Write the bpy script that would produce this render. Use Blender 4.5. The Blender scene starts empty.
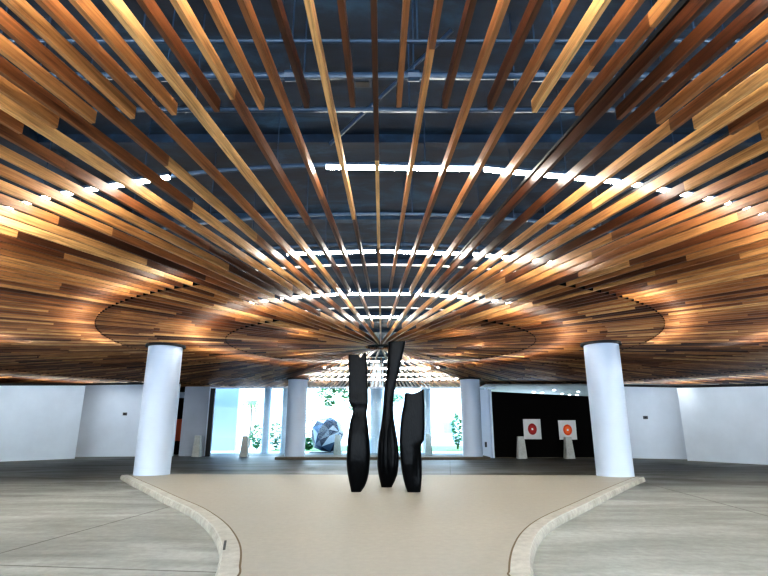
import bpy, bmesh, math, random
from mathutils import Vector, Matrix
random.seed(7)
C = bpy.context.scene.collection
PI = math.pi

# ------------------------------------------------------------------ camera
F = 520.0
PITCH = math.atan(142 / F)
EYE = Vector((0, 0, 1.5))
cam_d = bpy.data.cameras.new('camera'); cam = bpy.data.objects.new('camera', cam_d); C.objects.link(cam)
cam.location = EYE; cam.rotation_euler = (PI / 2 + PITCH, 0, 0)
cam_d.sensor_width = 36; cam_d.lens = F / 768 * 36; cam_d.clip_end = 400
bpy.context.scene.camera = cam

def ray(px, py):
    u, v = (px - 384) / F, (288 - py) / F
    return Vector((u, math.cos(PITCH) - math.sin(PITCH) * v, math.sin(PITCH) + math.cos(PITCH) * v))
def at(px, py, Y):                       # point at world distance Y
    d = ray(px, py); return EYE + d * (Y / d.y)
def gr(px, py, z=0.0):                   # point on the level z
    d = ray(px, py); return EYE + d * ((z - EYE.z) / d.z)

# ------------------------------------------------------------------ helpers
def link(o, parent=None):
    C.objects.link(o)
    if parent is not None: o.parent = parent
    return o
def tag(o, label=None, cat=None, group=None, kind=None):
    if label: o['label'] = label
    if cat: o['category'] = cat
    if group: o['group'] = group
    if kind: o['kind'] = kind
    return o
def obj(name, bm, mats, parent=None, smooth=None, bevel=0):
    bmesh.ops.recalc_face_normals(bm, faces=bm.faces)
    me = bpy.data.meshes.new(name); bm.to_mesh(me); bm.free()
    for m in (mats if isinstance(mats, (list, tuple)) else [mats]): me.materials.append(m)
    o = bpy.data.objects.new(name, me); link(o, parent)
    if smooth is not None:
        me.polygons.foreach_set('use_smooth', [True] * len(me.polygons))
        if smooth < 180:
            try: me.set_sharp_from_angle(angle=math.radians(smooth))
            except Exception: pass
    if bevel:
        b = o.modifiers.new('bevel', 'BEVEL'); b.width = bevel; b.segments = 2; b.limit_method = 'ANGLE'
    return o
def empty(name, loc, rz=0):
    o = bpy.data.objects.new(name, None); o.location = loc; o.rotation_euler = (0, 0, rz); o.empty_display_size = .2
    return link(o)
def add_box(bm, x0, x1, y0, y1, z0, z1, mat=None):
    vs = [bm.verts.new(p) for p in ((x0,y0,z0),(x1,y0,z0),(x1,y1,z0),(x0,y1,z0),(x0,y0,z1),(x1,y0,z1),(x1,y1,z1),(x0,y1,z1))]
    if mat is not None:
        for v in vs: v.co = mat @ v.co
    for f in ((3,2,1,0),(4,5,6,7),(0,1,5,4),(1,2,6,5),(2,3,7,6),(3,0,4,7)): bm.faces.new([vs[i] for i in f])
    return bm
def box(*a, **k): return add_box(bmesh.new(), *a, **k)
def hexa(a, b, ta, tb, th):
    """upright wall from a to b (base points), top heights ta, tb, thickness th (away from the room's middle)"""
    d = Vector((b.x - a.x, b.y - a.y, 0)).normalized(); n = Vector((-d.y, d.x, 0))
    if n.dot(Vector((a.x, a.y - 15, 0))) < 0: n = -n
    bm = bmesh.new(); vs = []
    for off in (Vector(), n * th):
        for p, z in ((a, a.z), (b, b.z), (b, tb), (a, ta)):
            vs.append(bm.verts.new((p.x + off.x, p.y + off.y, z)))
    for f in ((0,1,2,3),(7,6,5,4),(0,4,5,1),(1,5,6,2),(2,6,7,3),(3,7,4,0)): bm.faces.new([vs[i] for i in f])
    return bm
def add_cyl(bm, x, y, z0, z1, r0, r1=None, n=48):
    r1 = r0 if r1 is None else r1
    a = [bm.verts.new((x + r0*math.cos(2*PI*i/n), y + r0*math.sin(2*PI*i/n), z0)) for i in range(n)]
    b = [bm.verts.new((x + r1*math.cos(2*PI*i/n), y + r1*math.sin(2*PI*i/n), z1)) for i in range(n)]
    for i in range(n): bm.faces.new((a[i], a[(i+1)%n], b[(i+1)%n], b[i]))
    bm.faces.new(a[::-1]); bm.faces.new(b)
    return bm
def add_tube(bm, pts, r, n=8, closed=False):
    rings = []
    m = len(pts)
    for i, p in enumerate(pts):
        q0 = pts[i-1] if (i > 0 or closed) else pts[i]; q1 = pts[(i+1) % m] if (i < m-1 or closed) else pts[i]
        t = (q1 - q0).normalized()
        up = Vector((0,0,1)) if abs(t.z) < .95 else Vector((1,0,0))
        s = t.cross(up).normalized(); w = s.cross(t)
        rr = r[i] if isinstance(r, (list, tuple)) else r
        rings.append([bm.verts.new(p + (s*math.cos(2*PI*k/n) + w*math.sin(2*PI*k/n))*rr) for k in range(n)])
    for i in range(m if closed else m-1):
        a, b = rings[i], rings[(i+1) % m]
        for k in range(n): bm.faces.new((a[k], a[(k+1)%n], b[(k+1)%n], b[k]))
    if not closed:
        bm.faces.new(rings[0][::-1]); bm.faces.new(rings[-1])
    return bm

# ------------------------------------------------------------------ materials
def mat(name, col=(.5,.5,.5), rough=.5, metal=0, emit=None, es=0, spec=.5):
    m = bpy.data.materials.new(name); m.use_nodes = True
    b = m.node_tree.nodes['Principled BSDF']
    b.inputs['Base Color'].default_value = (*col, 1); b.inputs['Roughness'].default_value = rough
    b.inputs['Metallic'].default_value = metal
    b.inputs['Specular IOR Level'].default_value = spec
    if emit: b.inputs['Emission Color'].default_value = (*emit, 1); b.inputs['Emission Strength'].default_value = es
    return m
def nodes(m): return m.node_tree.nodes, m.node_tree.links, m.node_tree.nodes['Principled BSDF']
def ramp(N, stops):
    r = N.new('ShaderNodeValToRGB'); e = r.color_ramp.elements
    while len(e) < len(stops): e.new(.5)
    for el, (p, c) in zip(e, stops): el.position = p; el.color = (*c, 1)
    return r
def noise(N, L, scale, vec=None, detail=5, rough=.6, dist=0):
    n = N.new('ShaderNodeTexNoise'); n.inputs['Scale'].default_value = scale
    n.inputs['Detail'].default_value = detail; n.inputs['Roughness'].default_value = rough; n.inputs['Distortion'].default_value = dist
    if vec is not None: L.new(vec, n.inputs['Vector'])
    return n
def mapping(N, L, src, scale, loc=(0,0,0)):
    mp = N.new('ShaderNodeMapping'); mp.inputs['Scale'].default_value = scale; mp.inputs['Location'].default_value = loc
    L.new(src, mp.inputs['Vector']); return mp.outputs['Vector']
def mixc(N, L, fac, a, b, mode='MIX'):
    m = N.new('ShaderNodeMix'); m.data_type = 'RGBA'; m.blend_type = mode
    for sock, v in ((m.inputs[0], fac), (m.inputs[6], a), (m.inputs[7], b)):
        if hasattr(v, 'links'): L.new(v, sock)
        elif isinstance(v, tuple): sock.default_value = (*v, 1)
        else: sock.default_value = v
    return m.outputs[2]
def bump(N, L, b, h, strength, dist=.01):
    bp = N.new('ShaderNodeBump'); bp.inputs['Strength'].default_value = strength; bp.inputs['Distance'].default_value = dist
    L.new(h, bp.inputs['Height']); L.new(bp.outputs['Normal'], b.inputs['Normal'])

def wood_mat():
    m = mat('cedar', rough=.42); N, L, b = nodes(m)
    tc = N.new('ShaderNodeTexCoord'); at_ = N.new('ShaderNodeAttribute'); at_.attribute_name = 'tone'
    oi = N.new('ShaderNodeObjectInfo')
    cmb = N.new('ShaderNodeCombineXYZ')
    sc = N.new('ShaderNodeMath'); sc.operation = 'MULTIPLY'; sc.inputs[1].default_value = 37
    add = N.new('ShaderNodeMath'); add.operation = 'ADD'
    L.new(at_.outputs['Fac'], add.inputs[0]); L.new(oi.outputs['Random'], add.inputs[1]); L.new(add.outputs[0], sc.inputs[0])
    L.new(sc.outputs[0], cmb.inputs[0]); L.new(sc.outputs[0], cmb.inputs[1])
    va = N.new('ShaderNodeVectorMath'); va.operation = 'ADD'
    L.new(mapping(N, L, tc.outputs['Object'], (.7, 14, 14)), va.inputs[0]); L.new(cmb.outputs[0], va.inputs[1])
    g = noise(N, L, 1.6, va.outputs[0], 6, .65, .8)
    base = ramp(N, [(0, (.050,.018,.008)), (.22, (.15,.056,.021)), (.5, (.31,.135,.050)), (.78, (.47,.235,.090)), (1, (.68,.42,.185))])
    L.new(at_.outputs['Fac'], base.inputs[0])
    gr_ = ramp(N, [(.28, (.30,.25,.22)), (.47, (.82,.80,.78)), (.56, (1,1,1)), (.75, (1.4,1.35,1.3))]); L.new(g.outputs['Fac'], gr_.inputs[0])
    col = mixc(N, L, 1.0, base.outputs[0], gr_.outputs[0], 'MULTIPLY')
    L.new(col, b.inputs['Base Color'])
    bump(N, L, b, g.outputs['Fac'], .15)
    return m
def concrete_mat(name, a, b_, rough=.6, joint=None, stain_shade=None, streak=(.25, 1.1, 1), stain_lo=.42, fine=.16):
    m = mat(name, rough=rough); N, L, b = nodes(m)
    tc = N.new('ShaderNodeTexCoord'); P = tc.outputs['Object']
    n1 = noise(N, L, .8, mapping(N, L, P, streak), 8, .68, .4)
    r = ramp(N, [(.3, a), (.7, b_)]); L.new(n1.outputs['Fac'], r.inputs[0])
    col = r.outputs[0]
    n2 = noise(N, L, 9, P, 6, .7); r2 = ramp(N, [(.3, (1-fine,)*3), (.7, (1+fine*.6,)*3)]); L.new(n2.outputs['Fac'], r2.inputs[0])
    col = mixc(N, L, 1.0, col, r2.outputs[0], 'MULTIPLY')
    if stain_shade:
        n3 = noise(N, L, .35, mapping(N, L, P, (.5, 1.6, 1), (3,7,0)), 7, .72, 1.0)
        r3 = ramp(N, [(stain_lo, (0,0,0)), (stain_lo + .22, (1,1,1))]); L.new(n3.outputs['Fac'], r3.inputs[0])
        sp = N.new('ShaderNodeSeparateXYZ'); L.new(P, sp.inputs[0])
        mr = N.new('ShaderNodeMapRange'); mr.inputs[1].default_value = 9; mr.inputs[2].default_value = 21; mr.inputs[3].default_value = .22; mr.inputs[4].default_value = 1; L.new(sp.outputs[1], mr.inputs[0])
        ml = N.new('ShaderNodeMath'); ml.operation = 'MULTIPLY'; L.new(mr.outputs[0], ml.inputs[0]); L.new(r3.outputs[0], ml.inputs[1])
        m2 = N.new('ShaderNodeMapRange'); m2.inputs[1].default_value = 13; m2.inputs[2].default_value = 24; m2.inputs[3].default_value = 0; m2.inputs[4].default_value = .74; L.new(sp.outputs[1], m2.inputs[0])  # darker with depth: hall shade put into the colour, plus darker paving
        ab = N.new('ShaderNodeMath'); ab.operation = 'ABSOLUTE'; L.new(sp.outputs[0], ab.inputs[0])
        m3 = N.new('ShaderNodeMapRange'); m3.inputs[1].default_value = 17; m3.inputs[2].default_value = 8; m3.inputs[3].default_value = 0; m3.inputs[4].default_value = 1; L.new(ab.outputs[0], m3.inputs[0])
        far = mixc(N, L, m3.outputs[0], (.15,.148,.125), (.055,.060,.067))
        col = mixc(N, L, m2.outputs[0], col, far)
        col = mixc(N, L, ml.outputs[0], col, stain_shade)
    if joint:
        sx, sy, w, jc, rot = joint
        mp = N.new('ShaderNodeMapping'); mp.inputs['Rotation'].default_value = (0,0,rot); L.new(P, mp.inputs['Vector'])
        sep = N.new('ShaderNodeSeparateXYZ'); L.new(mp.outputs['Vector'], sep.inputs[0])
        masks = []
        for ax, s in ((0, sx), (1, sy)):
            d = N.new('ShaderNodeMath'); d.operation = 'PINGPONG'; d.inputs[1].default_value = s / 2
            L.new(sep.outputs[ax], d.inputs[0])
            l = N.new('ShaderNodeMath'); l.operation = 'LESS_THAN'; l.inputs[1].default_value = w; L.new(d.outputs[0], l.inputs[0]); masks.append(l)
        mx = N.new('ShaderNodeMath'); mx.operation = 'MAXIMUM'; L.new(masks[0].outputs[0], mx.inputs[0]); L.new(masks[1].outputs[0], mx.inputs[1])
        sc = N.new('ShaderNodeMath'); sc.operation = 'MULTIPLY'; sc.inputs[1].default_value = .7; L.new(mx.outputs[0], sc.inputs[0])
        col = mixc(N, L, sc.outputs[0], col, jc)
    L.new(col, b.inputs['Base Color'])
    rr = ramp(N, [(.3, (rough-.15,)*3), (.7, (rough+.12,)*3)]); L.new(n1.outputs['Fac'], rr.inputs[0]); L.new(rr.outputs[0], b.inputs['Roughness'])
    bump(N, L, b, n2.outputs['Fac'], .12)
    return m
def paint_mat(name, col, rough=.55, amt=.06):
    m = mat(name, col, rough); N, L, b = nodes(m)
    tc = N.new('ShaderNodeTexCoord'); n = noise(N, L, .7, tc.outputs['Object'], 4)
    r = ramp(N, [(.3, tuple(c*(1-amt) for c in col)), (.7, tuple(min(1, c*(1+amt)) for c in col))])
    L.new(n.outputs['Fac'], r.inputs[0]); L.new(r.outputs[0], b.inputs['Base Color'])
    n2 = noise(N, L, 40, tc.outputs['Object'], 3); bump(N, L, b, n2.outputs['Fac'], .04)
    return m
def slab_mat():
    m = mat('navy_painted_concrete', rough=.8); N, L, b = nodes(m)
    tc = N.new('ShaderNodeTexCoord'); P = tc.outputs['Object']
    n = noise(N, L, .5, mapping(N, L, P, (1, 2.5, 1)), 7, .7, .5)
    r = ramp(N, [(.32, (.001,.0065,.018)), (.52, (.003,.0185,.043)), (.75, (.022,.078,.145))]); L.new(n.outputs['Fac'], r.inputs[0])
    L.new(r.outputs[0], b.inputs['Base Color'])
    n2 = noise(N, L, 6, P, 5); bump(N, L, b, n2.outputs['Fac'], .3, .02)
    return m
def black_wood_mat():
    m = mat('blackened_wood', (.012,.013,.015), .28, spec=.12); N, L, b = nodes(m)
    tc = N.new('ShaderNodeTexCoord')
    v = N.new('ShaderNodeTexVoronoi'); v.inputs['Scale'].default_value = 16
    L.new(mapping(N, L, tc.outputs['Object'], (1.6, 1.6, .7)), v.inputs['Vector'])
    n = noise(N, L, 5, mapping(N, L, tc.outputs['Object'], (6, 6, .8)), 6)
    r = ramp(N, [(.3, (.0012,.0015,.002)), (.75, (.004,.005,.0065))]); L.new(n.outputs['Fac'], r.inputs[0]); L.new(r.outputs[0], b.inputs['Base Color'])
    bump(N, L, b, v.outputs['Distance'], .22, .015)
    return m
def leaf_mat(name, a, b_):
    m = mat(name, rough=.5); N, L, b = nodes(m)
    oi = N.new('ShaderNodeAttribute'); oi.attribute_name = 'tone'
    r = ramp(N, [(0, a), (1, b_)]); L.new(oi.outputs['Fac'], r.inputs[0]); L.new(r.outputs[0], b.inputs['Base Color'])
    return m

M = dict(
    wood=wood_mat(),
    slab=slab_mat(),
    steel=mat('dark_blue_steel', (.016,.040,.078), .5, .1),
    hoop=mat('matt_black_plate', (.002,.002,.002), .9, spec=.05),
    black=mat('black_steel', (.006,.006,.007), .5),
    housing=mat('light_housing', (.75,.77,.8), .4),
    tube=mat('lit_tube', (1,1,1), .5, emit=(1,.955,.87), es=42),
    road=concrete_mat('driveway_concrete', (.22,.235,.212), (.56,.59,.56), .55, joint=(6.2, 6.6, .018, (.06,.055,.04), .12), stain_shade=(.085,.078,.060), stain_lo=.42),
    lane=concrete_mat('dark_driveway', (.042,.044,.046), (.15,.153,.156), .62, fine=.25, streak=(.10, 1.6, 1)),
    plat=concrete_mat('beige_concrete', (.365,.345,.29), (.44,.42,.362), .6, fine=.07, joint=(5.0, 3.6, .006, (.42,.38,.31), .35)),
    kerb=concrete_mat('kerb_stone', (.30,.285,.24), (.55,.53,.47), .75, streak=(3,3,3)),
    kerbtop=concrete_mat('kerb_top', (.42,.41,.36), (.58,.57,.52), .7, streak=(1.5,1.5,1.5)),
    jointm=mat('joint_filler', (.17,.13,.08), .8),
    column=paint_mat('white_column_paint', (.545,.63,.745), .5, .03),
    wall=paint_mat('white_wall_paint', (.78,.85,.92), .6, .04),
    wallb=paint_mat('pale_wall_paint', (.72,.79,.87), .6, .04),
    grey=paint_mat('pier_shade_grey', (.30,.33,.38), .6, .05),
    white=paint_mat('exterior_white', (.80,.87,.96), .6, .03),
    leafblue=paint_mat('pale_blue_exterior', (.36,.44,.55), .7, .03),
    dark=mat('black_wall_felt', (.006,.005,.0045), .9, spec=.15),
    orange=paint_mat('orange_panel', (.62,.13,.05), .6),
    soffit=paint_mat('grey_soffit', (.35,.35,.34), .7),
    plinth=concrete_mat('plinth_stone', (.10,.085,.06), (.17,.145,.11), .7),
    bollard=concrete_mat('bollard_concrete', (.50,.50,.46), (.62,.62,.58), .75, streak=(2,2,2)),
    sculpt=black_wood_mat(),
    paper=mat('white_board', (.80,.78,.75), .6),
    red=mat('dark_red', (.38,.018,.016), .6), redin=mat('crimson', (.55,.03,.025), .6),
    org=mat('vermilion', (.80,.10,.012), .6), orgin=mat('bright_orange', (.95,.19,.03), .6),
    plate=mat('grey_plate', (.08,.085,.09), .5),
    leaf=leaf_mat('leaves_green', (.03,.12,.045), (.11,.28,.11)),
    palmleaf=leaf_mat('palm_green', (.05,.12,.03), (.16,.26,.10)),
    bark=mat('bark', (.12,.10,.075), .9),
    grass=mat('grass_green', (.06,.16,.03), .9),
    paving=concrete_mat('white_paving', (.70,.72,.74), (.82,.84,.86), .7),
    winglass=mat('window_dark', (.20,.26,.32), .2),
)
def mirror_mat():
    m = mat('polished_facets', (.5,.6,.7), .3, .1); N, L, b = nodes(m)
    a = N.new('ShaderNodeAttribute'); a.attribute_name = 'tone'
    r = ramp(N, [(0, (.006,.014,.035)), (.35, (.022,.055,.11)), (.65, (.08,.15,.25)), (1, (.6,.7,.8))]); L.new(a.outputs['Fac'], r.inputs[0])
    L.new(r.outputs[0], b.inputs['Base Color']); return m
M['mirror'] = mirror_mat(); M['grey'] = paint_mat('pier_shade_grey', (.42,.45,.50), .6, .05)
def glass_mat():
    m = bpy.data.materials.new('clear_glazing'); m.use_nodes = True; N = m.node_tree.nodes; L = m.node_tree.links
    N.remove(N['Principled BSDF'])
    t = N.new('ShaderNodeBsdfTransparent'); t.inputs[0].default_value = (.90,.97,1.0,1)
    g = N.new('ShaderNodeBsdfGlossy'); g.inputs['Roughness'].default_value = .02
    x = N.new('ShaderNodeMixShader'); x.inputs[0].default_value = .012
    L.new(t.outputs[0], x.inputs[1]); L.new(g.outputs[0], x.inputs[2]); L.new(x.outputs[0], N['Material Output'].inputs['Surface'])
    return m
M['glass'] = glass_mat()

# ------------------------------------------------------------------ slatted ceiling
Z0, DEP, WID = 4.55, .135, .048          # underside, depth and thickness of a slat
D = 19.7; HUB = Vector((-.12, D, 0))
R0, R1, R2, R3, ROUT = .62, .197*D, .405*D, .774*D, 31.8
YF, YB, YS = -4.0, 40.0, 41.0                       # open front and back edge of the building
NSL = 212; STEP = 2*PI/NSL

def slat_bm(bm, lay, ra, rb, rot, rng):
    """one slat as a run of butt-jointed boards; local x runs outward, rot turns the local frame"""
    cuts = [ra]; x = ra + rng.uniform(1.2, 4.6)
    while x < rb - .8: cuts.append(x); x += rng.uniform(2.6, 5.2)
    cuts.append(rb)
    w = WID / 2; prev = None; n = len(cuts)
    tones = []
    for i in range(n - 1): tones.append(min(1, max(0, rng.betavariate(1.35, 1.2))))
    for i, r in enumerate(cuts):
        cur = [bm.verts.new(rot @ Vector((r, y, z))) for y, z in ((-w, Z0), (w, Z0), (w, Z0+DEP), (-w, Z0+DEP))]
        if prev:
            for k in range(4):
                f = bm.faces.new((prev[k], prev[(k+1)%4], cur[(k+1)%4], cur[k])); f[lay] = tones[i-1]
        if i == 0: f = bm.faces.new(cur[::-1]); f[lay] = tones[0] * .9
        if i == n - 1: f = bm.faces.new(cur); f[lay] = tones[-1] * .9
        prev = cur
ORD = 'first second third fourth fifth sixth seventh eighth ninth tenth eleventh twelfth'.split()
CLS = [
    ('long wooden ceiling slat running all the way to the hub', 'slats running to the hub'),
    ('wooden ceiling slat ending at the small inner ring beside the hub', 'slats starting at the inner ring'),
    ('wooden ceiling slat ending at the middle ring in front of the hub', 'slats starting at the middle ring'),
    ('short overhead wooden slat with its cut end hanging near the camera', 'slats starting at the outer ring'),
]
HEADS = ['long wooden ceiling slat reaching the hub', 'wooden slat ending at the small inner ring',
         'wooden slat ending at the middle ring', 'short overhead wooden slat with cut end showing']
counts = {}
rest = bmesh.new(); rest_lay = rest.faces.layers.float.new('tone')
slats = []
for k in range(NSL):
    kk = k if k <= NSL // 2 else k - NSL
    slats.append((0 if k % 4 == 0 else 1 if k % 2 == 0 else 2, kk))
    slats.append((3, kk + .5))
slats.sort(key=lambda s: abs(s[1]))
for cls, kk in slats:
    ph = kk * STEP + math.radians(.15)    # 0 points from the hub towards the camera, positive to the right
    ra = (R0, R1, R2, R3)[cls]; rb = ROUT
    dy = -math.cos(ph)
    if dy < 0: rb = min(rb, (HUB.y - YF) / -dy)
    if dy > 0: rb = min(rb, (YB - .6 - HUB.y) / dy)
    rng = random.Random(int(kk * 2 + 5000) * 17 + 3)
    dg = abs(math.degrees(ph))
    side = 'right' if kk > 0 else 'left'
    rotz = ph - PI / 2
    if cls == 3 and not (dg < 15.2 or 91 < dg < 152):
        rot = Matrix.Translation(HUB) @ Matrix.Rotation(rotz, 4, 'Z')
        slat_bm(rest, rest_lay, ra, rb, rot, rng); continue
    bm = bmesh.new(); lay = bm.faces.layers.float.new('tone')
    slat_bm(bm, lay, ra, rb, Matrix.Identity(4), rng)
    o = obj('wooden_slat', bm, M['wood'])
    o.location = HUB; o.rotation_euler = (0, 0, rotz)
    c = counts[(cls, side)] = counts.get((cls, side), 0) + 1 if kk != 0 else 0
    if kk == 0: lab = 'long wooden ceiling slat running straight overhead to the hub, in the very centre'
    elif c <= 12 and dg < 92: lab = '%s, %s to the %s of the centre line' % (HEADS[cls], ORD[c-1], side)
    elif cls == 3: lab = 'far wooden ceiling slat beyond the %s column, outermost ring only' % side
    elif dg < 92: lab = '%s, packed close above the %s column' % (HEADS[cls], side)
    else: lab = '%s, fanning away behind the hub on the %s' % (HEADS[cls], side)
    tag(o, lab, 'ceiling slat', CLS[cls][1], 'thing')
o = obj('wooden_slat_field', rest, M['wood'])
tag(o, 'outer field of wooden ceiling slats above the far facade and beyond the walls', 'ceiling slats', None, 'stuff')

# hub: steel ring with spokes that the longest slats butt against
hub = empty('slat_hub', HUB + Vector((0, 0, Z0)))
tag(hub, 'dark steel hub ring where all the ceiling slats meet', 'hub', None, 'thing')
b = bmesh.new(); ring_pts = [Vector((.55*math.cos(a*PI/24), .55*math.sin(a*PI/24), .09)) for a in range(48)]
add_tube(b, ring_pts, .035, 8, True); obj('hub_ring', b, M['black'], hub, 60)
b = add_cyl(bmesh.new(), 0, 0, 0, .2, .12, n=24); obj('hub_core', b, M['black'], hub, 40)
for i in range(6):
    a = i * PI / 3
    obj('spoke', add_tube(bmesh.new(), [Vector((.11*math.cos(a), .11*math.sin(a), .1)), Vector((.53*math.cos(a), .53*math.sin(a), .1))], .02, 6), M['black'], hub)
obj('hanger_rod', add_tube(bmesh.new(), [Vector((0,0,.19)), Vector((0,0,1.83))], .012, 6), M['steel'], hub)

# black spacer plates between slats, one ring each (they throw the sharp edge of the light)
def spacers(r, n, lo, hi, label, arc=(0, 180)):
    bm = bmesh.new(); gap = 2*PI*r/n
    for i in range(n):
        ph = (i + .5) * 2*PI/n + math.radians(.15)
        p = HUB + Vector((r*math.sin(ph), -r*math.cos(ph), 0))
        a_ = math.degrees(ph if ph < PI else ph - 2*PI) * (arc[2] if len(arc) > 2 else 1)
        if len(arc) < 3: a_ = abs(a_)
        if not (YF < p.y < YB - 1) or not (arc[0] < a_ < arc[1]): continue
        m = Matrix.Translation((p.x, p.y, 0)) @ Matrix.Rotation(ph - PI/2, 4, 'Z')
        add_box(bm, -.012, .012, -gap/2 + WID/2 + .003, gap/2 - WID/2 - .003, Z0 + lo, Z0 + hi, m)
    o = obj('spacer_ring', bm, M['hoop'])
    tag(o, label, 'spacer ring', 'spacer rings between the slats', 'thing')
for sg, nm in ((-1, 'left'), (1, 'right')):
    spacers(.288*D, 106, .012, DEP, 'inner black spacer arc between the slats, curving round the %s of the hub' % nm, (30, 130, sg))
    spacers(.487*D, 212, .012, DEP + .01, 'larger black spacer arc between the slats, above the %s column' % nm, (24, 125, sg))
    spacers(1.08*D, 424, .012, DEP, 'outermost black spacer arc between the slats, near the %s wall' % nm, (60, 150, sg))

# tube lights above the slats, ring by ring
def light_ring(r, n, L, z, ringname, span=180, off=0.0, skip=(), side_only=False):
    cnt = {}
    for i in range(n):
        ph = ((i + off) / n) * 2*PI
        if ph > PI: ph -= 2*PI
        p = HUB + Vector((r*math.sin(ph), -r*math.cos(ph), z))
        if not (YF + .5 < p.y < YB - 1.5) or abs(p.x) > 31 or abs(math.degrees(ph)) > span: continue
        if any(a < math.degrees(ph) < b for a, b in skip): continue
        if r > .5*D and not side_only and not (abs(math.degrees(ph)) < 88 or abs(math.degrees(ph)) > 158): continue
        t = empty('ceiling_tube_light', p, ph)
        side = 'centre' if abs(ph) < .02 else ('right' if ph > 0 else 'left')
        where = 'before' if abs(ph) < PI/2 else 'behind'
        tag(t, 'white tube light in the %s, %s half, %s it' % (ringname, side, where), 'tube light', 'tube lights in the ' + ringname, 'thing')
        if proto.get(L) is None:
            a = obj('housing', box(-L/2, L/2, -.03, .03, .05, .09), M['steel'], t)
            b = bmesh.new(); add_tube(b, [Vector((-L/2+.01, 0, .02)), Vector((L/2-.01, 0, .02))], .026, 8)
            c = obj('tube', b, M['tube'], t, 60)
            proto[L] = (a, c)
        else:
            for q in proto[L]:
                w = q.copy(); C.objects.link(w); w.parent = t
proto = {}
ZL = Z0 + DEP + .16
light_ring(.20*D, 9, 1.2, ZL, 'first ring from the hub')
light_ring(.345*D, 23, 1.62, ZL, 'second ring from the hub')
light_ring(.510*D, 34, 1.78, ZL, 'third ring from the hub', off=.5, skip=((-23,-11),(24,32)))
light_ring(.682*D, 40, 2.02, ZL, 'fourth ring from the hub', off=.167, skip=((-9,-5),))
light_ring(.85*D, 50, 2.0, ZL, 'fifth ring from the hub', off=.5)

light_ring(1.31*D, 84, 1.85, ZL, 'outermost ring beyond the walls', span=148, off=.5, skip=((-104,104),), side_only=True)

# support rails: curved steel rails hung on rods under the slab
ZS = 6.45
rail_no = 'first second third fourth fifth sixth seventh'.split()
for i, (rr, rad, z) in enumerate(((19.0, .022, 5.3), (15.45, .02, 5.15), (15.0, .04, 5.1), (14.4, .032, 5.1), (13.2, .035, 5.05), (11.5, .03, 5.05), (10.0, .035, 5.05))):
    t = empty('support_rail', HUB + Vector((0, 0, z)))
    straight = rr in (19.0, 15.45, 15.0, 14.4)
    tag(t, '%s dark steel rail hung above the slats, %s in from the entrance' % ('straight' if straight else 'curved', rail_no[i]), 'rail', 'steel rails above the slats', 'thing')
    def on(a):
        a = math.radians(a)
        return Vector((rr*math.tan(a*.55), -rr, 0)) if straight else Vector((rr*math.sin(a), -rr*math.cos(a), 0))
    lim = 62 if rr < 17 else 45
    pts = [on(a) for a in range(-lim, lim+1, 2)]
    obj('rail_bar', add_tube(bmesh.new(), pts, rad, 6), M['steel'], t, 60)
    for a in range(-lim+2, lim, 9):
        q = on(a); tx = (on(a+.5) - on(a-.5)).normalized()*.06
        obj('hanger_rod', add_tube(bmesh.new(), [q + Vector((0,0,rad*.9)), q + Vector((0,0,ZS - z - .002))], .009, 5), M['steel'], t)
        if i % 2 == 0: obj('coupling', add_tube(bmesh.new(), [q - tx, q + tx], rad*1.5, 8), M['steel'], t)
for rr, lab in ((9.25, 'pale curved conduit just inside the third ring of tube lights'), (5.3, 'pale curved conduit close around the hub')):
    pts = [Vector((rr*math.sin(a*PI/24), -rr*math.cos(a*PI/24), Z0 + DEP + .18)) + HUB for a in range(48)]
    tag(obj('ceiling_conduit', add_tube(bmesh.new(), pts, .022, 6, True), M['housing'], None, 60), lab, 'conduit', None, 'thing')
# slanting braces and radial black channels seen beside some slats
for j, (a0, r0, a1, r1, lab) in enumerate(((-3, 12.9, 4, 14.2, 'slanting steel brace under the slab, straight overhead'), (-24, 9.5, -19, 16, 'slanting steel brace under the slab on the left'), (21, 9.5, 26, 16, 'slanting steel brace under the slab on the right'))):
    p0 = HUB + Vector((r0*math.sin(math.radians(a0)), -r0*math.cos(math.radians(a0)), 5.55)); p1 = HUB + Vector((r1*math.sin(math.radians(a1)), -r1*math.cos(math.radians(a1)), ZS-.03))
    tag(obj('steel_brace', add_tube(bmesh.new(), [p0, p1], .03, 6), M['steel'], None, 60), lab, 'brace', None, 'thing')
chan = [(8.6, 'innermost'), (15.5, 'middle one'), (29, 'outermost')]
for s in (-1, 1):
    for dgc, nm in chan:
        ph = math.radians(dgc * s); t = bmesh.new()
        m = Matrix.Translation(HUB) @ Matrix.Rotation(ph - PI/2, 4, 'Z')
        rb = min(23.2, (HUB.y - YF)/math.cos(ph) - .2)
        add_box(t, 9.8, rb, -.035, .035, Z0 + DEP + .002, Z0 + DEP + .045, m)
        tag(obj('steel_channel', t, M['black']), 'black steel channel on top of the slats, %s of the three on the %s' % (nm, 'right' if s > 0 else 'left'), 'channel', 'black channels above the slats', 'thing')
bx_ = empty('junction_box', at(362, 129, 6.55))
bx_.location.z = ZS - .001
tag(bx_, 'small square junction box fixed to the slab between the central slats', 'junction box', None, 'thing')
obj('box_body', box(-.14, .14, -.09, .09, -.07, 0), M['steel'], bx_, bevel=.01); obj('cover', box(-.10, .10, -.06, .06, -.08, -.0701), M['black'], bx_)

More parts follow.
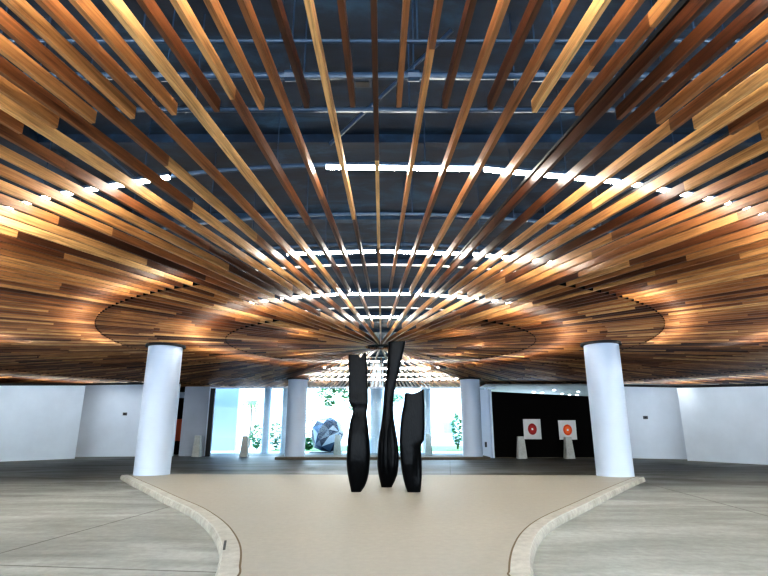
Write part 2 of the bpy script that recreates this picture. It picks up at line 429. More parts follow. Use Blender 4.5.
# slab with down-stand ribs
b = bmesh.new(); add_box(b, -33.5, 33.5, YF, YS, ZS, ZS + .4)
tag(obj('ceiling', b, M['slab']), kind='structure')
tag(obj('trim_9', box(-33, 33, YS - .4, YS - .02, Z0 + DEP + .03, ZS), M['black']), kind='structure')  # back fascia added to block sky light above the slats
ys = [-2.5, 1.2, 4.6, 8.0, 11.4, 14.8, 18.2, 22, 26, 31, 35.5]
for i, y in enumerate(ys):
    tag(obj('trim_%d' % (i+10), box(-33, 33, y, y + .22, ZS - .16, ZS + .02), M['slab']), kind='structure')
for i, x in enumerate((-13, -6.5, 7.0, 13.5)):
    tag(obj('trim_%d' % (i+30), box(x, x + .5, YF, 38, ZS - .26, ZS + .02), M['slab']), kind='structure')

# ------------------------------------------------------------------ floor, platform, kerbs
ZR = -.14
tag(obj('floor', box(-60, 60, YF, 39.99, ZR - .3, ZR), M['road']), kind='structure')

def interp(pts, n):
    """Catmull-Rom resample"""
    out = []; P = [pts[0]*2 - pts[1]] + list(pts) + [pts[-1]*2 - pts[-2]]
    seg = len(pts) - 1
    for i in range(seg):
        for k in range(n):
            t = k / n; a, b_, c, d = P[i], P[i+1], P[i+2], P[i+3]
            out.append(.5*((2*b_) + (c-a)*t + (2*a-5*b_+4*c-d)*t*t + (3*b_-a-3*c+d)*t**3))
    out.append(pts[-1]); return out
Lz = [(48,50),(110,80),(180,110),(300,165),(420,215),(500,262),(560,310),(600,360),(625,410),(633,460),(628,520),(618,576)]
Rz = [(652,56),(600,75),(480,125),(380,170),(300,205),(220,240),(150,280),(95,330),(60,390),(43,450),(38,510),(40,533)]
Lin = [gr(120 + u/5.186, 465 + v/5.186) for u, v in Lz]
Rin = [gr(500 + u/4.8, 465 + v/4.8) for u, v in Rz]
def extend(pts, side):
    e = pts[-1]
    return pts + [Vector((e.x + side*.03, e.y - .8, 0)), Vector((e.x + side*.2, e.y - 1.9, 0)), Vector((e.x + side*.7, e.y - 3.3, 0)), Vector((e.x + side*1.7, e.y - 5.0, 0)), Vector((e.x + side*3.4, YF + .2 - 1.0, 0))]
Lin = interp(extend(Lin, -1), 6); Rin = interp(extend(Rin, 1), 6)
YE = 19.42
def platform():
    bm = bmesh.new()
    poly = [Vector((p.x, p.y, 0)) for p in Lin] + [Vector((p.x, p.y, 0)) for p in Rin[::-1]]
    poly = [Vector((Lin[0].x, YE, 0))] + poly + [Vector((Rin[0].x, YE - .55, 0))]
    top = [bm.verts.new(p) for p in poly]; bot = [bm.verts.new((p.x, p.y, ZR)) for p in poly]
    bm.faces.new(top); n = len(poly)
    for i in range(n): bm.faces.new((top[i], top[(i+1)%n], bot[(i+1)%n], bot[i]))
    bmesh.ops.triangulate(bm, faces=[f for f in bm.faces if len(f.verts) > 4])
    return bm
tag(obj('floor_platform', platform(), M['plat']), kind='structure')
def kerb(line, side, label):
    t = empty('kerb', (line[0].x, line[0].y, ZR)); O = Vector((line[0].x, line[0].y, ZR))
    tag(t, label, 'kerb', 'kerbs along the raised platform', 'thing')
    nrm = []
    for i in range(len(line)):
        a = line[max(0, i-1)]; c = line[min(len(line)-1, i+1)]; d = (c - a).normalized()
        nn = Vector((-d.y, d.x, 0)); nn = nn if nn.x * side > 0 else -nn
        nrm.append(nn)
    rng = random.Random(3 if side < 0 else 9)
    def sweep(prof, rough=0):
        bm = bmesh.new(); prev = None
        for p, nn in zip(line, nrm):
            cur = [bm.verts.new(Vector((p.x, p.y, 0)) + nn * (o_ + (rng.uniform(-rough, rough) if (rough and j in rj) else 0)) + Vector((0, 0, z)) - O) for j, (o_, z) in enumerate(prof)]
            if prev:
                for k in range(len(prof)): bm.faces.new((prev[k], prev[(k+1)%len(prof)], cur[(k+1)%len(prof)], cur[k]))
            else: bm.faces.new(cur[::-1])
            prev = cur
        bm.faces.new(prev); return bm
    rj = (3, 4)
    obj('kerb_body', sweep([(.025, 0), (.025, ZR), (.27, ZR), (.275, ZR*.62), (.262, ZR*.3), (.245, -.012)], .008), M['kerb'], t, 50)
    rj = ()
    obj('kerb_top', sweep([(.025, .004), (.025, .0005), (.243, -.0115), (.238, .002)]), M['kerbtop'], t, 50)
    obj('joint_strip', sweep([(.001, .003), (.001, -.02), (.0245, -.02), (.0245, .003)]), M['jointm'], t)
    return t
kl = kerb(Lin, -1, 'curved stone kerb along the left side of the beige platform')
kr = kerb(Rin, 1, 'curved stone kerb along the right side of the beige platform')
qa, qb = gr(224.0, 550) - Vector(kl.location), gr(225.5, 541) - Vector(kl.location)
qd = (qb - qa); qm = Matrix.Translation(((qa.x+qb.x)/2, (qa.y+qb.y)/2, -ZR)) @ Matrix.Rotation(math.atan2(qd.y, qd.x), 4, 'Z')
obj('drain_slot', box(-qd.xy.length/2, qd.xy.length/2, -.016, .016, .0025, .008, qm), M['black'], kl)

# ------------------------------------------------------------------ columns
def column(x, y, r, z0, label):
    t = empty('round_column', (x, y, z0)); tag(t, label, 'column', None, 'thing')
    h = Z0 - z0 - .09
    obj('shaft', add_cyl(bmesh.new(), 0, 0, 0, h, r, n=64), M['column'], t, 40)
    obj('cap', add_cyl(bmesh.new(), 0, 0, h, h + .085, r + .10, n=64), M['black'], t, 40)
column(-8.12, 19.25, .60, ZR, 'large white round column at the left end of the platform, standing by the kerb')
column(7.87, 18.75, .60, ZR, 'large white round column at the right end of the platform, standing by the kerb')
tag(obj('column_plinth', box(-6.25, 6.1, 31.25, 34.3, ZR, 0), M['plinth'], None, bevel=.01), 'long low brown stone plinth under the two far columns', 'plinth', None, 'thing')
column(-5.28, 32.3, .59, 0, 'far white column on the plinth, left of the black sculptures')
column(5.24, 32.2, .59, 0, 'far white column on the plinth, right of the black sculptures')

# ------------------------------------------------------------------ walls
def wallq(name, a, b, ta, tb, m, th=.3, cap=None):
    a = a.copy(); b = b.copy(); a.z = b.z = ZR
    tag(obj(name, hexa(a, b, ta, tb, th), m), kind='structure')
def floorpt(px, Y): p = at(px, 450, Y); return Vector((p.x, Y, ZR))
la, lb = floorpt(76, 32.4), floorpt(0, 29.3)
ld = (lb - la); lfar = la + ld * 4.2
def top_at(px, py, Y): return at(px, py, Y).z
zt_a, zt_b = top_at(86, 385.5, 32.4), top_at(0, 387.5, 29.3)
wallq('wall_left', la, lfar, zt_a, zt_a + (zt_b - zt_a)*3.0, M['wall'])
l2a, l2b = floorpt(55, 34.2), floorpt(173, 35.4)
wallq('wall_left_rear', l2a, l2b, top_at(60, 385.5, 34.2), top_at(180, 384, 35.4), M['wallb'])
ra_, rb_ = floorpt(686, 30.4), floorpt(768, 26.6)
rfar = ra_ + (rb_ - ra_) * 4.0
zt_a, zt_b = top_at(682, 388, 30.4), top_at(768, 389, 26.6)
wallq('wall_right', ra_, rfar, zt_a, zt_a + (zt_b - zt_a)*2.4, M['wall'])
r2a, r2b = floorpt(600, 33.6), floorpt(705, 31.2)
wallq('wall_right_rear', r2a, r2b, top_at(600, 386, 33.6), top_at(705, 388, 31.2), M['wallb'])
# black strips on top of the walls
for i, (a, b, za, zb) in enumerate(((la, lfar, top_at(86,385.5,32.4), top_at(86,385.5,32.4) + (top_at(0,387.5,29.3)-top_at(86,385.5,32.4))*3.0),
                                    (l2a, l2b, top_at(60,385.5,34.2), top_at(180,384,35.4)),
                                    (ra_, rfar, top_at(682,388,30.4), top_at(682,388,30.4) + (top_at(768,389,26.6)-top_at(682,388,30.4))*2.4),
                                    (r2a, r2b, top_at(600,386,33.6), top_at(705,388,31.2)))):
    bm = hexa(a, b, za, zb, .3)
    vs = list(bm.verts)
    for v in vs:
        v.co.z = v.co.z + .13 if v.co.z > 1 else None or v.co.z
    for v in vs:
        if v.co.z < 1:
            v.co.z = min((w.co.z for w in vs if w.co.z > 1 and (w.co.xy - v.co.xy).length < .01)) - .128
    tag(obj('trim_%d' % (i+1), bm, M['black']), kind='structure')
# outer dark enclosure, added unseen to block daylight behind the free-standing walls
tag(obj('light_block_wall_left', box(-33.5, -33.2, YF, YB, ZR, ZS), M['slab']), kind='structure')
tag(obj('light_block_wall_right', box(33.2, 33.5, YF, YB, ZR, ZS), M['slab']), kind='structure')
tag(obj('light_block_wall_rear_left', box(-33.2, -13.2, YB - .3, YB, ZR, ZS), M['dark']), kind='structure')
tag(obj('wall_outer_rear_right', box(15, 33.2, 46, 46.3, ZR, ZS), M['soffit']), kind='structure')

# left recess with the orange panel
tag(obj('wall_recess', box(floorpt(150, 38).x, floorpt(200, 38).x, 38, 38.3, ZR, 4.3), M['dark']), kind='structure')
xa, xb = floorpt(160, 37.9).x, floorpt(186, 37.9).x
tag(obj('hanging_panel', box(xa, xb, 37.92, 37.99, at(175, 441, 37.9).z, at(175, 419, 37.9).z), M['orange'], None, bevel=.01), 'orange panel in the dark recess behind the left column', 'panel', None, 'thing')
tag(obj('trim_8', box(xa, xb, 37.9, 37.99, at(175, 398, 37.9).z, at(175, 392, 37.9).z), M['wallb']), kind='structure')
# grey pier with its shade put into the colour, dark post, white exterior leaf
pxa, pxb = floorpt(179, 35.4).x, floorpt(204.5, 35.4).x
tag(obj('wall_pier', box(pxa, pxb, 35.4, 36.0, ZR, top_at(190, 386.5, 35.4)), M['grey']), kind='structure')
tag(obj('wall_pier_return', box(pxb, pxb + .12, 35.38, 36.02, ZR, top_at(190, 387, 35.4)), M['white']), kind='structure')
YG = 35.3
zh = top_at(384, 388.5, YG)
gx0, gx1 = floorpt(206, YG).x, floorpt(489, YG).x
# glazed facade: posts, head, panes
posts = [206, 487.5]
win = empty('window_1', ((gx0+gx1)/2, YG, ZR)); win['kind'] = 'structure'; O = Vector(win.location)
def wpart(name, x0, x1, y0, y1, z0, z1, m): return obj(name, box(x0-O.x, x1-O.x, y0-O.y, y1-O.y, z0-O.z, z1-O.z), m, win)
wpart('post', pxb + .13, pxb + .42, YG - .1, YG + .1, ZR, zh, M['black'])
wpart('post', gx1 - .10, gx1, YG - .06, YG + .06, ZR, zh, M['white'])
wpart('head_rail', pxb + .13, gx1 + .6, YG - .1, YG + .1, zh, zh + .10, M['white'])
xs = [pxb + .42] + [floorpt(p, YG).x for p in (236, 283, 345, 426)] + [gx1 - .10]
for a, b in zip(xs[:-1], xs[1:]): wpart('pane', a, b - .004, YG - .006, YG + .006, ZR + .02, zh, M['glass'])
# white wall end with the intercom, right of the facade
YK = 33.0
x0, x1 = floorpt(482.5, YK + .4).x, floorpt(494.5, YK).x
tag(obj('wall_end_right', box(x0 + .55, x1, YK, YK + .5, ZR, top_at(490, 389.5, YK)), M['wall']), kind='structure')
tag(obj('wall_end_return', box(x0, x0 + .53, YK + .3, YK + .8, ZR, top_at(484, 389, YK)), M['white']), kind='structure')
ic = at(485.6, 443.5, YK + .29)
t = empty('intercom', (ic.x, YK + .3, ic.z)); tag(t, 'small dark intercom box on the white wall end beside the right far column', 'intercom', None, 'thing')
obj('casing', box(-.06, .06, -.05, -.0005, -.15, .15), M['plate'], t, bevel=.008); obj('button', add_cyl(bmesh.new(), 0, 0, -.012, 0, .022, n=12), M['housing'], t).rotation_euler = (PI/2, 0, 0)
t.children[1].location = (0, -.062, -.06)
# black display wall with sloping top, lit ceiling behind it
YW = 33.0
bx0, bx1 = floorpt(494.7, YW).x, floorpt(612, YW).x
a, b = Vector((bx0, YW, ZR)), Vector((bx1, YW, ZR))
tag(obj('wall_black', hexa(a, b, top_at(494, 391.5, YW), top_at(600, 397.2, YW), .25), M['dark']), kind='structure')
tag(obj('ceiling_gallery', box(bx0, 22, 34.6, 45.9, 4.32, 4.42), M['soffit']), kind='structure')
tag(obj('baseboard_black_wall', box(bx0, bx1, YW - .06, YW, ZR, ZR + .05), M['plinth']), kind='structure')
for i, (px, py) in enumerate(((534, 391.9), (542, 392.5), (554, 390), (562, 393.5), (569.5, 394.5), (577, 394.7), (578, 391.4))):
    d = ray(px, py); p = EYE + d * ((4.32 - 1.5) / d.z)
    t = empty('downlight', (p.x, p.y, 4.32)); tag(t, 'small round downlight in the grey ceiling strip above the black wall', 'downlight', 'downlights above the black wall', 'thing')
    obj('bezel', add_cyl(bmesh.new(), 0, 0, -.02, -.001, .12, n=20), M['housing'], t, 40)
    obj('lens', add_cyl(bmesh.new(), 0, 0, -.03, -.0201, .09, n=20), M['tube'], t, 40)

# two square prints with a round target on the black wall
def picture(px0, px1, py0, py1, ma, mb, label):
    Y = YW - .03
    p0, p1 = at(px0, py1, Y), at(px1, py0, Y); w, h = (p1.x - p0.x)/2, (p1.z - p0.z)/2
    t = empty('wall_picture', ((p0.x + p1.x)/2, Y, (p0.z + p1.z)/2)); tag(t, label, 'picture', None, 'thing')
    obj('board', box(-w, w, -.02, .02, -h, h), M['paper'], t, bevel=.005)
    def disc(name, rx, rz, y, m, n=40):
        bm = bmesh.new(); a = [bm.verts.new((rx*math.cos(2*PI*i/n), y, rz*math.sin(2*PI*i/n))) for i in range(n)]
        c = [bm.verts.new((v.co.x, y + .004, v.co.z)) for v in a]
        bm.faces.new(a); bm.faces.new(c[::-1])
        for i in range(n): bm.faces.new((a[i], c[i], c[(i+1)%n], a[(i+1)%n]))
        return obj(name, bm, m, t)
    disc('outer_disc', w*.50, h*.56, -.0255, ma); disc('inner_disc', w*.33, h*.37, -.030, mb)
    obj('centre_square', box(-w*.10, w*.10, -.035, -.0305, -h*.10, h*.10), M['paper'], t)
picture(524.2, 540.2, 419, 439.3, M['red'], M['redin'], 'white square print with a dark red disc on the black wall')
picture(559.5, 575.4, 420.2, 439.7, M['org'], M['orgin'], 'white square print with an orange disc on the black wall')

# small grey plates on the side walls
def plate(px, py, a, b, label):
    d = Vector((b.x - a.x, b.y - a.y, 0)).normalized(); n = Vector((-d.y, d.x, 0))
    if n.dot(Vector((a.x, a.y - 15, 0))) > 0: n = -n
    r = ray(px, py); k = (a - EYE).dot(n) / r.dot(n); p = EYE + r * k
    t = empty('sensor_plate', p, math.atan2(d.y, d.x)); tag(t, label, 'sensor', None, 'thing')
    s = -1 if Vector((-d.y, d.x, 0)).dot(n) < 0 else 1
    y0, y1 = sorted((s*.001, s*.03)); z0, z1 = sorted((s*.0301, s*.05))
    obj('plate', box(-.13, .13, y0, y1, -.09, .09), M['plate'], t, bevel=.006); obj('eye', box(-.04, .04, z0, z1, -.03, .03), M['black'], t)
plate(125, 414, l2a, l2b, 'small grey sensor plate on the left rear wall')
plate(645.5, 417.5, r2a, r2b, 'small grey sensor plate on the right rear wall')

# ------------------------------------------------------------------ tapered bollards
def bollard(pxc, Y, w0, w1, h, label, z=ZR):
    x = at(pxc, 457, Y).x
    bm = bmesh.new()
    a = [bm.verts.new((sx*w0/2, sy*w0/2, 0)) for sx, sy in ((-1,-1),(1,-1),(1,1),(-1,1))]
    b = [bm.verts.new((sx*w1/2, sy*w1/2, h)) for sx, sy in ((-1,-1),(1,-1),(1,1),(-1,1))]
    bm.faces.new(a[::-1]); bm.faces.new(b)
    for i in range(4): bm.faces.new((a[i], a[(i+1)%4], b[(i+1)%4], b[i]))
    o = obj('tapered_bollard', bm, M['bollard'], None, bevel=.015); o.location = (x, Y, z)
    tag(o, label, 'bollard', 'tapered concrete bollards', 'thing')
bollard(196.5, 34.6, .50, .34, 1.30, 'pale tapered bollard in front of the grey pier')
bollard(244, 34.6, .50, .30, 1.28, 'grey tapered bollard before the facade, between the pier and the far left column')
bollard(337.5, 37.5, .56, .36, 1.33, 'tapered bollard in front of the faceted boulder')
bollard(428.8, 37.2, .50, .32, 1.36, 'tapered bollard just right of the shortest black sculpture')
bollard(521.8, 32.4, .54, .36, 1.27, 'white tapered bollard under the print with the dark red disc')
bollard(569.3, 32.4, .54, .36, 1.24, 'white tapered bollard under the print with the orange disc')

# ------------------------------------------------------------------ the three black sculptures
def sculpture(rows, Y, ztopf, nexp, dep, label, twist=0.0, carve=None):
    """rows: (py, px_left, px_right) bottom last; lofted super-ellipse sections"""
    rows = sorted(rows, key=lambda r: -r[0])
    sec = [(at(0, r[0], Y).z, at(r[1], r[0], Y).x, at(r[2], r[0], Y).x) for r in rows]
    sec[0] = (0.0, sec[0][1], sec[0][2])
    z0, z1 = sec[0][0], sec[-1][0]
    half = [1, .992, .975, .945] + [.9 - .05*i for i in range(37)] + [-.945, -.975, -.992, -1]
    XS = half + half[1:-1][::-1]; S = len(XS); HN = len(half); NR = 120
    xc0 = (sec[0][1] + sec[0][2]) / 2
    def prof(z):
        for (za, a, b), (zb, c, d) in zip(sec, sec[1:]):
            if z <= zb + 1e-6:
                t = (z - za) / max(1e-6, zb - za); return a + (c-a)*t, b + (d-b)*t
        return sec[-1][1], sec[-1][2]
    def smooth(z):
        k = .035; ps = [prof(min(z1, max(z0, z + dz*k))) for dz in (-1, -.5, 0, .5, 1)]
        return sum(p[0] for p in ps)/5, sum(p[1] for p in ps)/5
    bm = bmesh.new(); rings = []
    for i in range(NR + 1):
        t = i / NR; z = z0 + (z1 - z0) * t
        l, r = smooth(z); c, w = (l + r)/2, (r - l)/2
        n = nexp(t); d = dep(t, w)
        ring = []
        for k in range(S):
            x = XS[k]; y = d*(1 - min(1, abs(x))**n)**(1/n)
            if k >= HN: y = -y
            x *= w
            if carve: y = carve(t, x/w, y)
            X = c + x; zz = z
            if ztopf:
                px = 384 + (X) * F / (Y*math.cos(PITCH) + (z1 - 1.5)*math.sin(PITCH))
                zz = min(z, at(384, ztopf(px), Y).z)
            ring.append(bm.verts.new((X - xc0, y, zz)))
        rings.append(ring)
    for i in range(NR):
        a, b = rings[i], rings[i+1]
        for k in range(S): bm.faces.new((a[k], a[(k+1)%S], b[(k+1)%S], b[k]))
    for ring in (rings[0], rings[-1]):
        bm.faces.new((ring[0], ring[1], ring[S-1]))
        for k in range(1, HN - 2): bm.faces.new((ring[k], ring[k+1], ring[S-k-1], ring[S-k]))
        bm.faces.new((ring[HN-2], ring[HN-1], ring[HN]))
    bmesh.ops.remove_doubles(bm, verts=bm.verts, dist=.0008)
    o = obj('abstract_sculpture', bm, M['sculpt'], None, 38)
    o.location = (xc0, Y, 0)
    tag(o, label, 'sculpture', 'three black carved sculptures', 'thing')
def zz(lst): return [(330 + y/3.388, 320 + a/3.388, 320 + b/3.388) for y, a, b in lst]
def lerp_tab(tab):
    def f(x):
        if x <= tab[0][0]: return tab[0][1]
        for (a, c), (b, d) in zip(tab, tab[1:]):
            if x <= b: return c + (d - c)*(x - a)/(b - a)
        return tab[-1][1]
    return f
A = zz([(78,96,156),(130,98,161),(200,98,163),(240,98,163.5),(249,98.5,163),(253,104,163),(262,110,161),(275,111.5,159),(290,108,159),(305,103,161),(340,97,165),(380,92.5,168.5),(420,90,170),(450,90,169),(480,92.5,166),(505,97,161),(530,102,152),(551,106,139)])
notchA = lerp_tab([(320+q/3.388, 330+v/3.388) for q, v in ((96,85),(115,84.5),(131,84),(132,84),(134,93),(138,97),(142,93),(143.5,80),(156,79))])
sculpture(A, 13.98, notchA, lambda t: 2.3 + 3.2*min(1, max(0, (t-.44)/.26)), lambda t, w: (.55*w + .25*.345*(1 - .62*t)*min(1, .35 + 3*t)) * (1 - .3*min(1, max(0, (t-.4)/.3))),
          'black carved sculpture with notched square top, left of the three')
B = zz([(40,231,290),(60,230.5,286),(80,230,282),(100,229,277),(130,227,270),(160,223,263),(190,219.5,256.5),(210,217,252),(240,215,248.5),(270,213,247.5),(300,210,250),(340,204,257),(380,197.5,264),(420,194.5,267.5),(460,194,267),(490,198,262),(515,203.5,252),(533,208,243)])
topB = lerp_tab([(320+q/3.388, 330+v/3.388) for q, v in ((228,43),(250,41),(292,39.5))])
sculpture(B, 15.1, topB, lambda t: 2.3 + .9*max(0, (t-.6)/.4), lambda t, w: .78*w if t < .5 else (.78 - .2*(t-.5)*2)*w,
          'tallest black carved sculpture with a flared top, in the middle of the three', carve=lambda t, x, y: y + (.06*max(0, 1-((t-.25)/.18)**2)*max(0, 1-abs(x-.35)/.5) if y < 0 else 0))
Cc = zz([(202,288,351),(230,286,352),(255,283,353.5),(290,275.5,354),(330,271,354),(365,269.5,353),(376,269,352.5),(379,269,348),(386,269.5,344),(396,270,341.5),(420,271,350*.3+341*.7),(450,273.5,345),(480,277.5,345.5),(505,282,345),(530,289,343),(551,296.5,340.5)])
topC = lerp_tab([(320+q/3.388, 330+v/3.388) for q, v in ((286,217),(291,214),(300,214.5),(309,217.5),(318,216),(330,212),(340,206),(348,202.5),(352,202))])
sculpture(Cc, 13.98, topC, lambda t: 2.5 + 1.5*t, lambda t, w: .215*min(1, .58 + 1.6*t)*(1 - .25*t),
          'shortest black carved sculpture with a concave top, right of the three', carve=lambda t, x, y: y + (.09*max(0, 1-((t-.26)/.22)**2)**2*max(0, min(1, (x-.05)/.5)) if y < 0 else 0))

# ------------------------------------------------------------------ outdoors beyond the facade
tag(obj('bounce_ground_front', box(-60, 60, -45, YF - .01, ZR - .3, ZR), M['paving']), kind='structure')  # unseen white paving added to bounce light up onto the slats
tag(obj('ground_outside', box(-60, 60, 40, 120, ZR - .3, ZR + .001), M['paving']), kind='structure')
tag(obj('lawn', box(-9.5, 12, 43.5, 58, ZR + .001, ZR + .03), M['grass']), kind='structure')
tag(obj('wall_exterior', box(floorpt(208.5, 44).x, floorpt(234.5, 44).x, 44, 44.6, ZR, 6.2), M['leafblue']), kind='structure')
def post(pxc, Y, r, label):
    x = at(pxc, 430, Y).x; t = empty('outdoor_column', (x, Y, ZR)); tag(t, label, 'column', None, 'thing')
    obj('shaft', add_cyl(bmesh.new(), 0, 0, 0, ZS - ZR - .3 if Y < YB else 7, r, n=40), M['white'], t, 40); obj('footing', add_cyl(bmesh.new(), 0, 0, .0, .08, r + .06, n=40), M['white'], t, 40)
post(266, 40.5, .30, 'slender white outdoor column beyond the glass, left of the far left column')
post(285.5, 40.5, .34, 'white outdoor column half hidden behind the far left column')
post(376.5, 40.5, .52, 'wide pale outdoor column between the left and middle sculptures')
post(426.5, 40.5, .36, 'white outdoor column just right of the shortest sculpture, beyond the glass')
# faceted boulder
def boulder():
    rng = random.Random(14); bm = bmesh.new()
    for k in range(46):
        zc = 1 - 2*(k + .5)/46; a = k*2.399963 + rng.uniform(-.3, .3); q = math.sqrt(1 - zc*zc); rad = rng.uniform(.90, 1.06)
        bm.verts.new((q*math.cos(a)*rad*1.34, q*math.sin(a)*rad, max(0, zc*rad*1.36 + 1.2)))
    bmesh.ops.convex_hull(bm, input=bm.verts)
    bmesh.ops.delete(bm, geom=[v for v in bm.verts if not v.link_faces], context='VERTS')
    lay = bm.faces.layers.float.new('tone')
    for f in bm.faces: f[lay] = rng.choice((.0, .15, .3, .4, .45, .55, .65, .75, 1.0))
    return bm
bo = obj('faceted_boulder', boulder(), M['mirror']); p = at(326.5, 455, 41.3); bo.location = (p.x, 41.3, ZR + .051)
tag(bo, 'blue mirror-faceted boulder sculpture standing outside the glass', 'sculpture', None, 'thing')
tag(obj('boulder_base', box(p.x - 1.25, p.x + 1.15, 40.4, 42.3, ZR + .0015, ZR + .05), M['plate'], None, bevel=.01), 'low dark base slab under the faceted boulder', 'base', None, 'thing')

def leafcloud(bm, lay, c, rx, rz, n, size, rng):
    for _ in range(n):
        while True:
            v = Vector((rng.uniform(-1,1), rng.uniform(-1,1), rng.uniform(-1,1)))
            if v.length < 1: break
        v = v.normalized() * (v.length ** .5)
        p = c + Vector((v.x*rx, v.y*rx, v.z*rz)); s = size*rng.uniform(.6, 1.3)
        R = Matrix.Rotation(rng.uniform(0, 6.3), 3, 'Z') @ Matrix.Rotation(rng.uniform(-1.2, 1.2), 3, 'X')
        vs = [bm.verts.new(p + R @ Vector(q)) for q in ((-s,0,0),(0,-s*.4,0),(s,0,s*.15),(0,s*.4,0))]
        f = bm.faces.new(vs); f[lay] = rng.random()
def tree(px, Y, h, label, clusters, seed):
    rng = random.Random(seed); x = at(px, 440, Y).x
    t = empty('slender_tree', (x, Y, ZR)); tag(t, label, 'tree', None, 'thing')
    b = bmesh.new(); add_tube(b, [Vector((0,0,0)), Vector((.06,.0,h*.4)), Vector((-.03,0,h*.8)), Vector((0,0,h))], [.07,.055,.04,.02], 7)
    for cx, cz, r, n in clusters: add_tube(b, [Vector((0,0,min(h*.9, cz*.75))), Vector((cx*.8, 0, cz))], [.03,.012], 5)
    obj('trunk', b, M['bark'], t, 60)
    b = bmesh.new(); lay = b.faces.layers.float.new('tone')
    for cx, cz, r, n in clusters: leafcloud(b, lay, Vector((cx, 0, cz)), r, r*.6, int(n*1.5), .17, rng)
    obj('foliage', b, M['leaf'], t)
tree(338, 50, 5.2, 'slender green tree rising behind the faceted boulder', [(-1.2,5.0,.9,260),(.2,5.6,1.0,320),(1.1,4.7,.9,240),(-.9,4.1,.6,110),(1.4,3.7,.5,70)], 5)
tree(392, 58, 5.0, 'thin tree showing between the middle and right sculptures', [(-.6,4.4,.7,110),(.5,5.0,.7,110)], 6)
def shrub(px, Y, r, h, label, seed, n=260):
    rng = random.Random(seed); x = at(px, 440, Y).x
    t = empty('leafy_shrub', (x, Y, ZR + .03)); tag(t, label, 'shrub', None, 'thing')
    b = bmesh.new(); lay = b.faces.layers.float.new('tone'); leafcloud(b, lay, Vector((0,0,h*.55)), r, h*.5, int(n*1.3), .19, rng)
    obj('foliage', b, M['leaf'], t)
    b = bmesh.new()
    for i in range(5):
        a = i*1.3; add_tube(b, [Vector((.05*math.cos(a), .05*math.sin(a), 0)), Vector((r*.5*math.cos(a), r*.5*math.sin(a), h*.6))], [.03,.012], 5)
    obj('stem', b, M['bark'], t)
shrub(257, 46, .6, 2.0, 'green shrub seen through the glass left of the slender column', 1)
shrub(276, 46, .65, 2.2, 'green shrub between the slender column and the far left column', 2)
shrub(309, 45, .5, 1.0, 'low green shrub at the left foot of the faceted boulder', 3)
shrub(457.5, 48, .5, 2.9, 'tall green shrub just left of the far right column', 4)
shrub(352, 62, 1.0, 2.6, 'pale shrub far behind, right of the faceted boulder', 8, 160)
shrub(307, 60, .8, 3.8, 'far shrub above the boulder on its left', 9, 130)
def palm(px, Y, h, label, seed):
    rng = random.Random(seed); x = at(px, 440, Y).x
    t = empty('palm_tree', (x, Y, ZR)); tag(t, label, 'palm tree', None, 'thing')
    b = bmesh.new(); add_tube(b, [Vector((0,0,0)), Vector((.1,0,h*.5)), Vector((0,0,h))], [.14,.10,.09], 8); obj('trunk', b, M['bark'], t, 60)
    for i in range(13):
        a = i*2*PI/13 + rng.uniform(-.2,.2); el = rng.uniform(.1, .9); L = rng.uniform(1.3, 1.8)
        b = bmesh.new(); lay = b.faces.layers.float.new('tone'); d = Vector((math.cos(a), math.sin(a), 0)); s = Vector((-d.y, d.x, 0))
        pts = [Vector((0,0,h)) + d*(L*q) + Vector((0,0, L*(el*q - 1.1*q*q))) for q in [j/10 for j in range(11)]]
        for j in range(1, 11):
            for sg in (-1, 1):
                l = .42*math.sin(PI*(.12 + .8*j/11))
                tip = pts[j] + s*sg*l + d*.12 - Vector((0,0,.14))
                f = b.faces.new([b.verts.new(pts[j-1]), b.verts.new(pts[j]), b.verts.new(tip)]); f[lay] = rng.random()
        obj('frond', b, M['palmleaf'], t)
palm(249, 52, 4.3, 'small palm tree outside, left of the slender white column', 21)
# white building far outside
bt = empty('white_building', (at(425, 440, 66).x, 66, ZR)); tag(bt, 'bright white building far outside behind the right sculpture', 'building', None, 'thing')
obj('facade', box(-6.2, 4.2, 0, 6, 0, 9), M['white'], bt)
for xa, xb, za, zb in ((-1.2, 1.0, 1.7, 2.2), (-1.2, 1.0, .6, .9), (2.2, 3.6, 1.2, 2.6), (-1.0, .6, 4.6, 4.9)):
    f = obj('window_opening', box(xa, xb, -.06, -.002, za, zb), M['winglass'], bt)
for i in range(12):
    obj('louvre', box(-5.6, -2.4, -.30, -.004, 3.3 + i*.42, 3.3 + i*.42 + .10), M['grey'], bt)

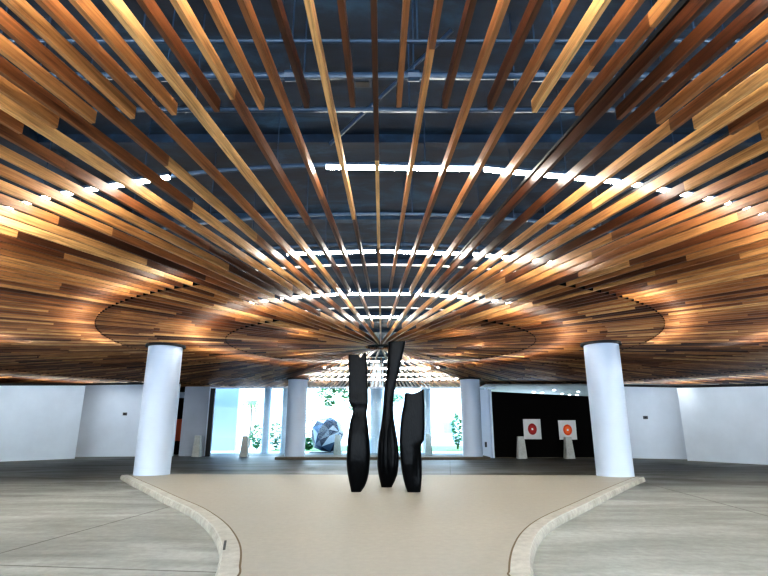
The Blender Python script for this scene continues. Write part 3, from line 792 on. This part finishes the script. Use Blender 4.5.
# ------------------------------------------------------------------ light
sc = bpy.context.scene
w = bpy.data.worlds.new('sky'); sc.world = w; w.use_nodes = True
N, L = w.node_tree.nodes, w.node_tree.links; bg = N['Background']
tc = N.new('ShaderNodeTexCoord'); sep = N.new('ShaderNodeSeparateXYZ'); L.new(tc.outputs['Generated'], sep.inputs[0])
r = ramp(N, [(0, (.74,.82,.92)), (.06, (.86,.95,1.0)), (.5, (.58,.78,1.0)), (1, (.42,.66,1.0))]); L.new(sep.outputs['Z'], r.inputs[0])
L.new(r.outputs[0], bg.inputs['Color']); bg.inputs['Strength'].default_value = 3.6
sd = bpy.data.lights.new('sun', 'SUN'); sd.energy = 4; sd.angle = .02; sd.color = (1, .96, .9)
so = bpy.data.objects.new('sun', sd); C.objects.link(so); so.rotation_euler = (math.radians(2), math.radians(-27), 0)
def wall_fill(a, b, t, energy, back=2.6):  # spots added to brighten the side walls
    d = Vector((b.x - a.x, b.y - a.y, 0)).normalized(); n = Vector((-d.y, d.x, 0))
    if n.dot(Vector((a.x, a.y - 15, 0))) > 0: n = -n
    base = a + (b - a) * t; p = Vector((base.x, base.y, 0)) + n * back; p.z = Z0 - .05
    ld_ = bpy.data.lights.new('wall_fill_spot', 'SPOT'); ld_.energy = energy; ld_.spot_size = math.radians(125); ld_.spot_blend = 1; ld_.shadow_soft_size = .12; ld_.color = (.95, .98, 1)
    lo_ = bpy.data.objects.new('wall_fill_spot', ld_); C.objects.link(lo_); lo_.location = p
    lo_.rotation_euler = (Vector((base.x, base.y, 1.6)) - p).to_track_quat('-Z', 'Y').to_euler()
for t in (.08, .62, 1.2, 1.9): wall_fill(la, lb, t, 42)
for t in (.42, .8): wall_fill(l2a, l2b, t, 46, 2.0)
for t in (.1, .62, 1.2, 1.9): wall_fill(ra_, rb_, t, 42)
for t in (.25, .75): wall_fill(r2a, r2b, t, 40)
sc.view_settings.view_transform = 'Standard'
sc.view_settings.look = 'High Contrast'
sc.view_settings.exposure = 0.92
sc.cycles.max_bounces = 8
sc.cycles.diffuse_bounces = 5
sc.cycles.sample_clamp_indirect = 8
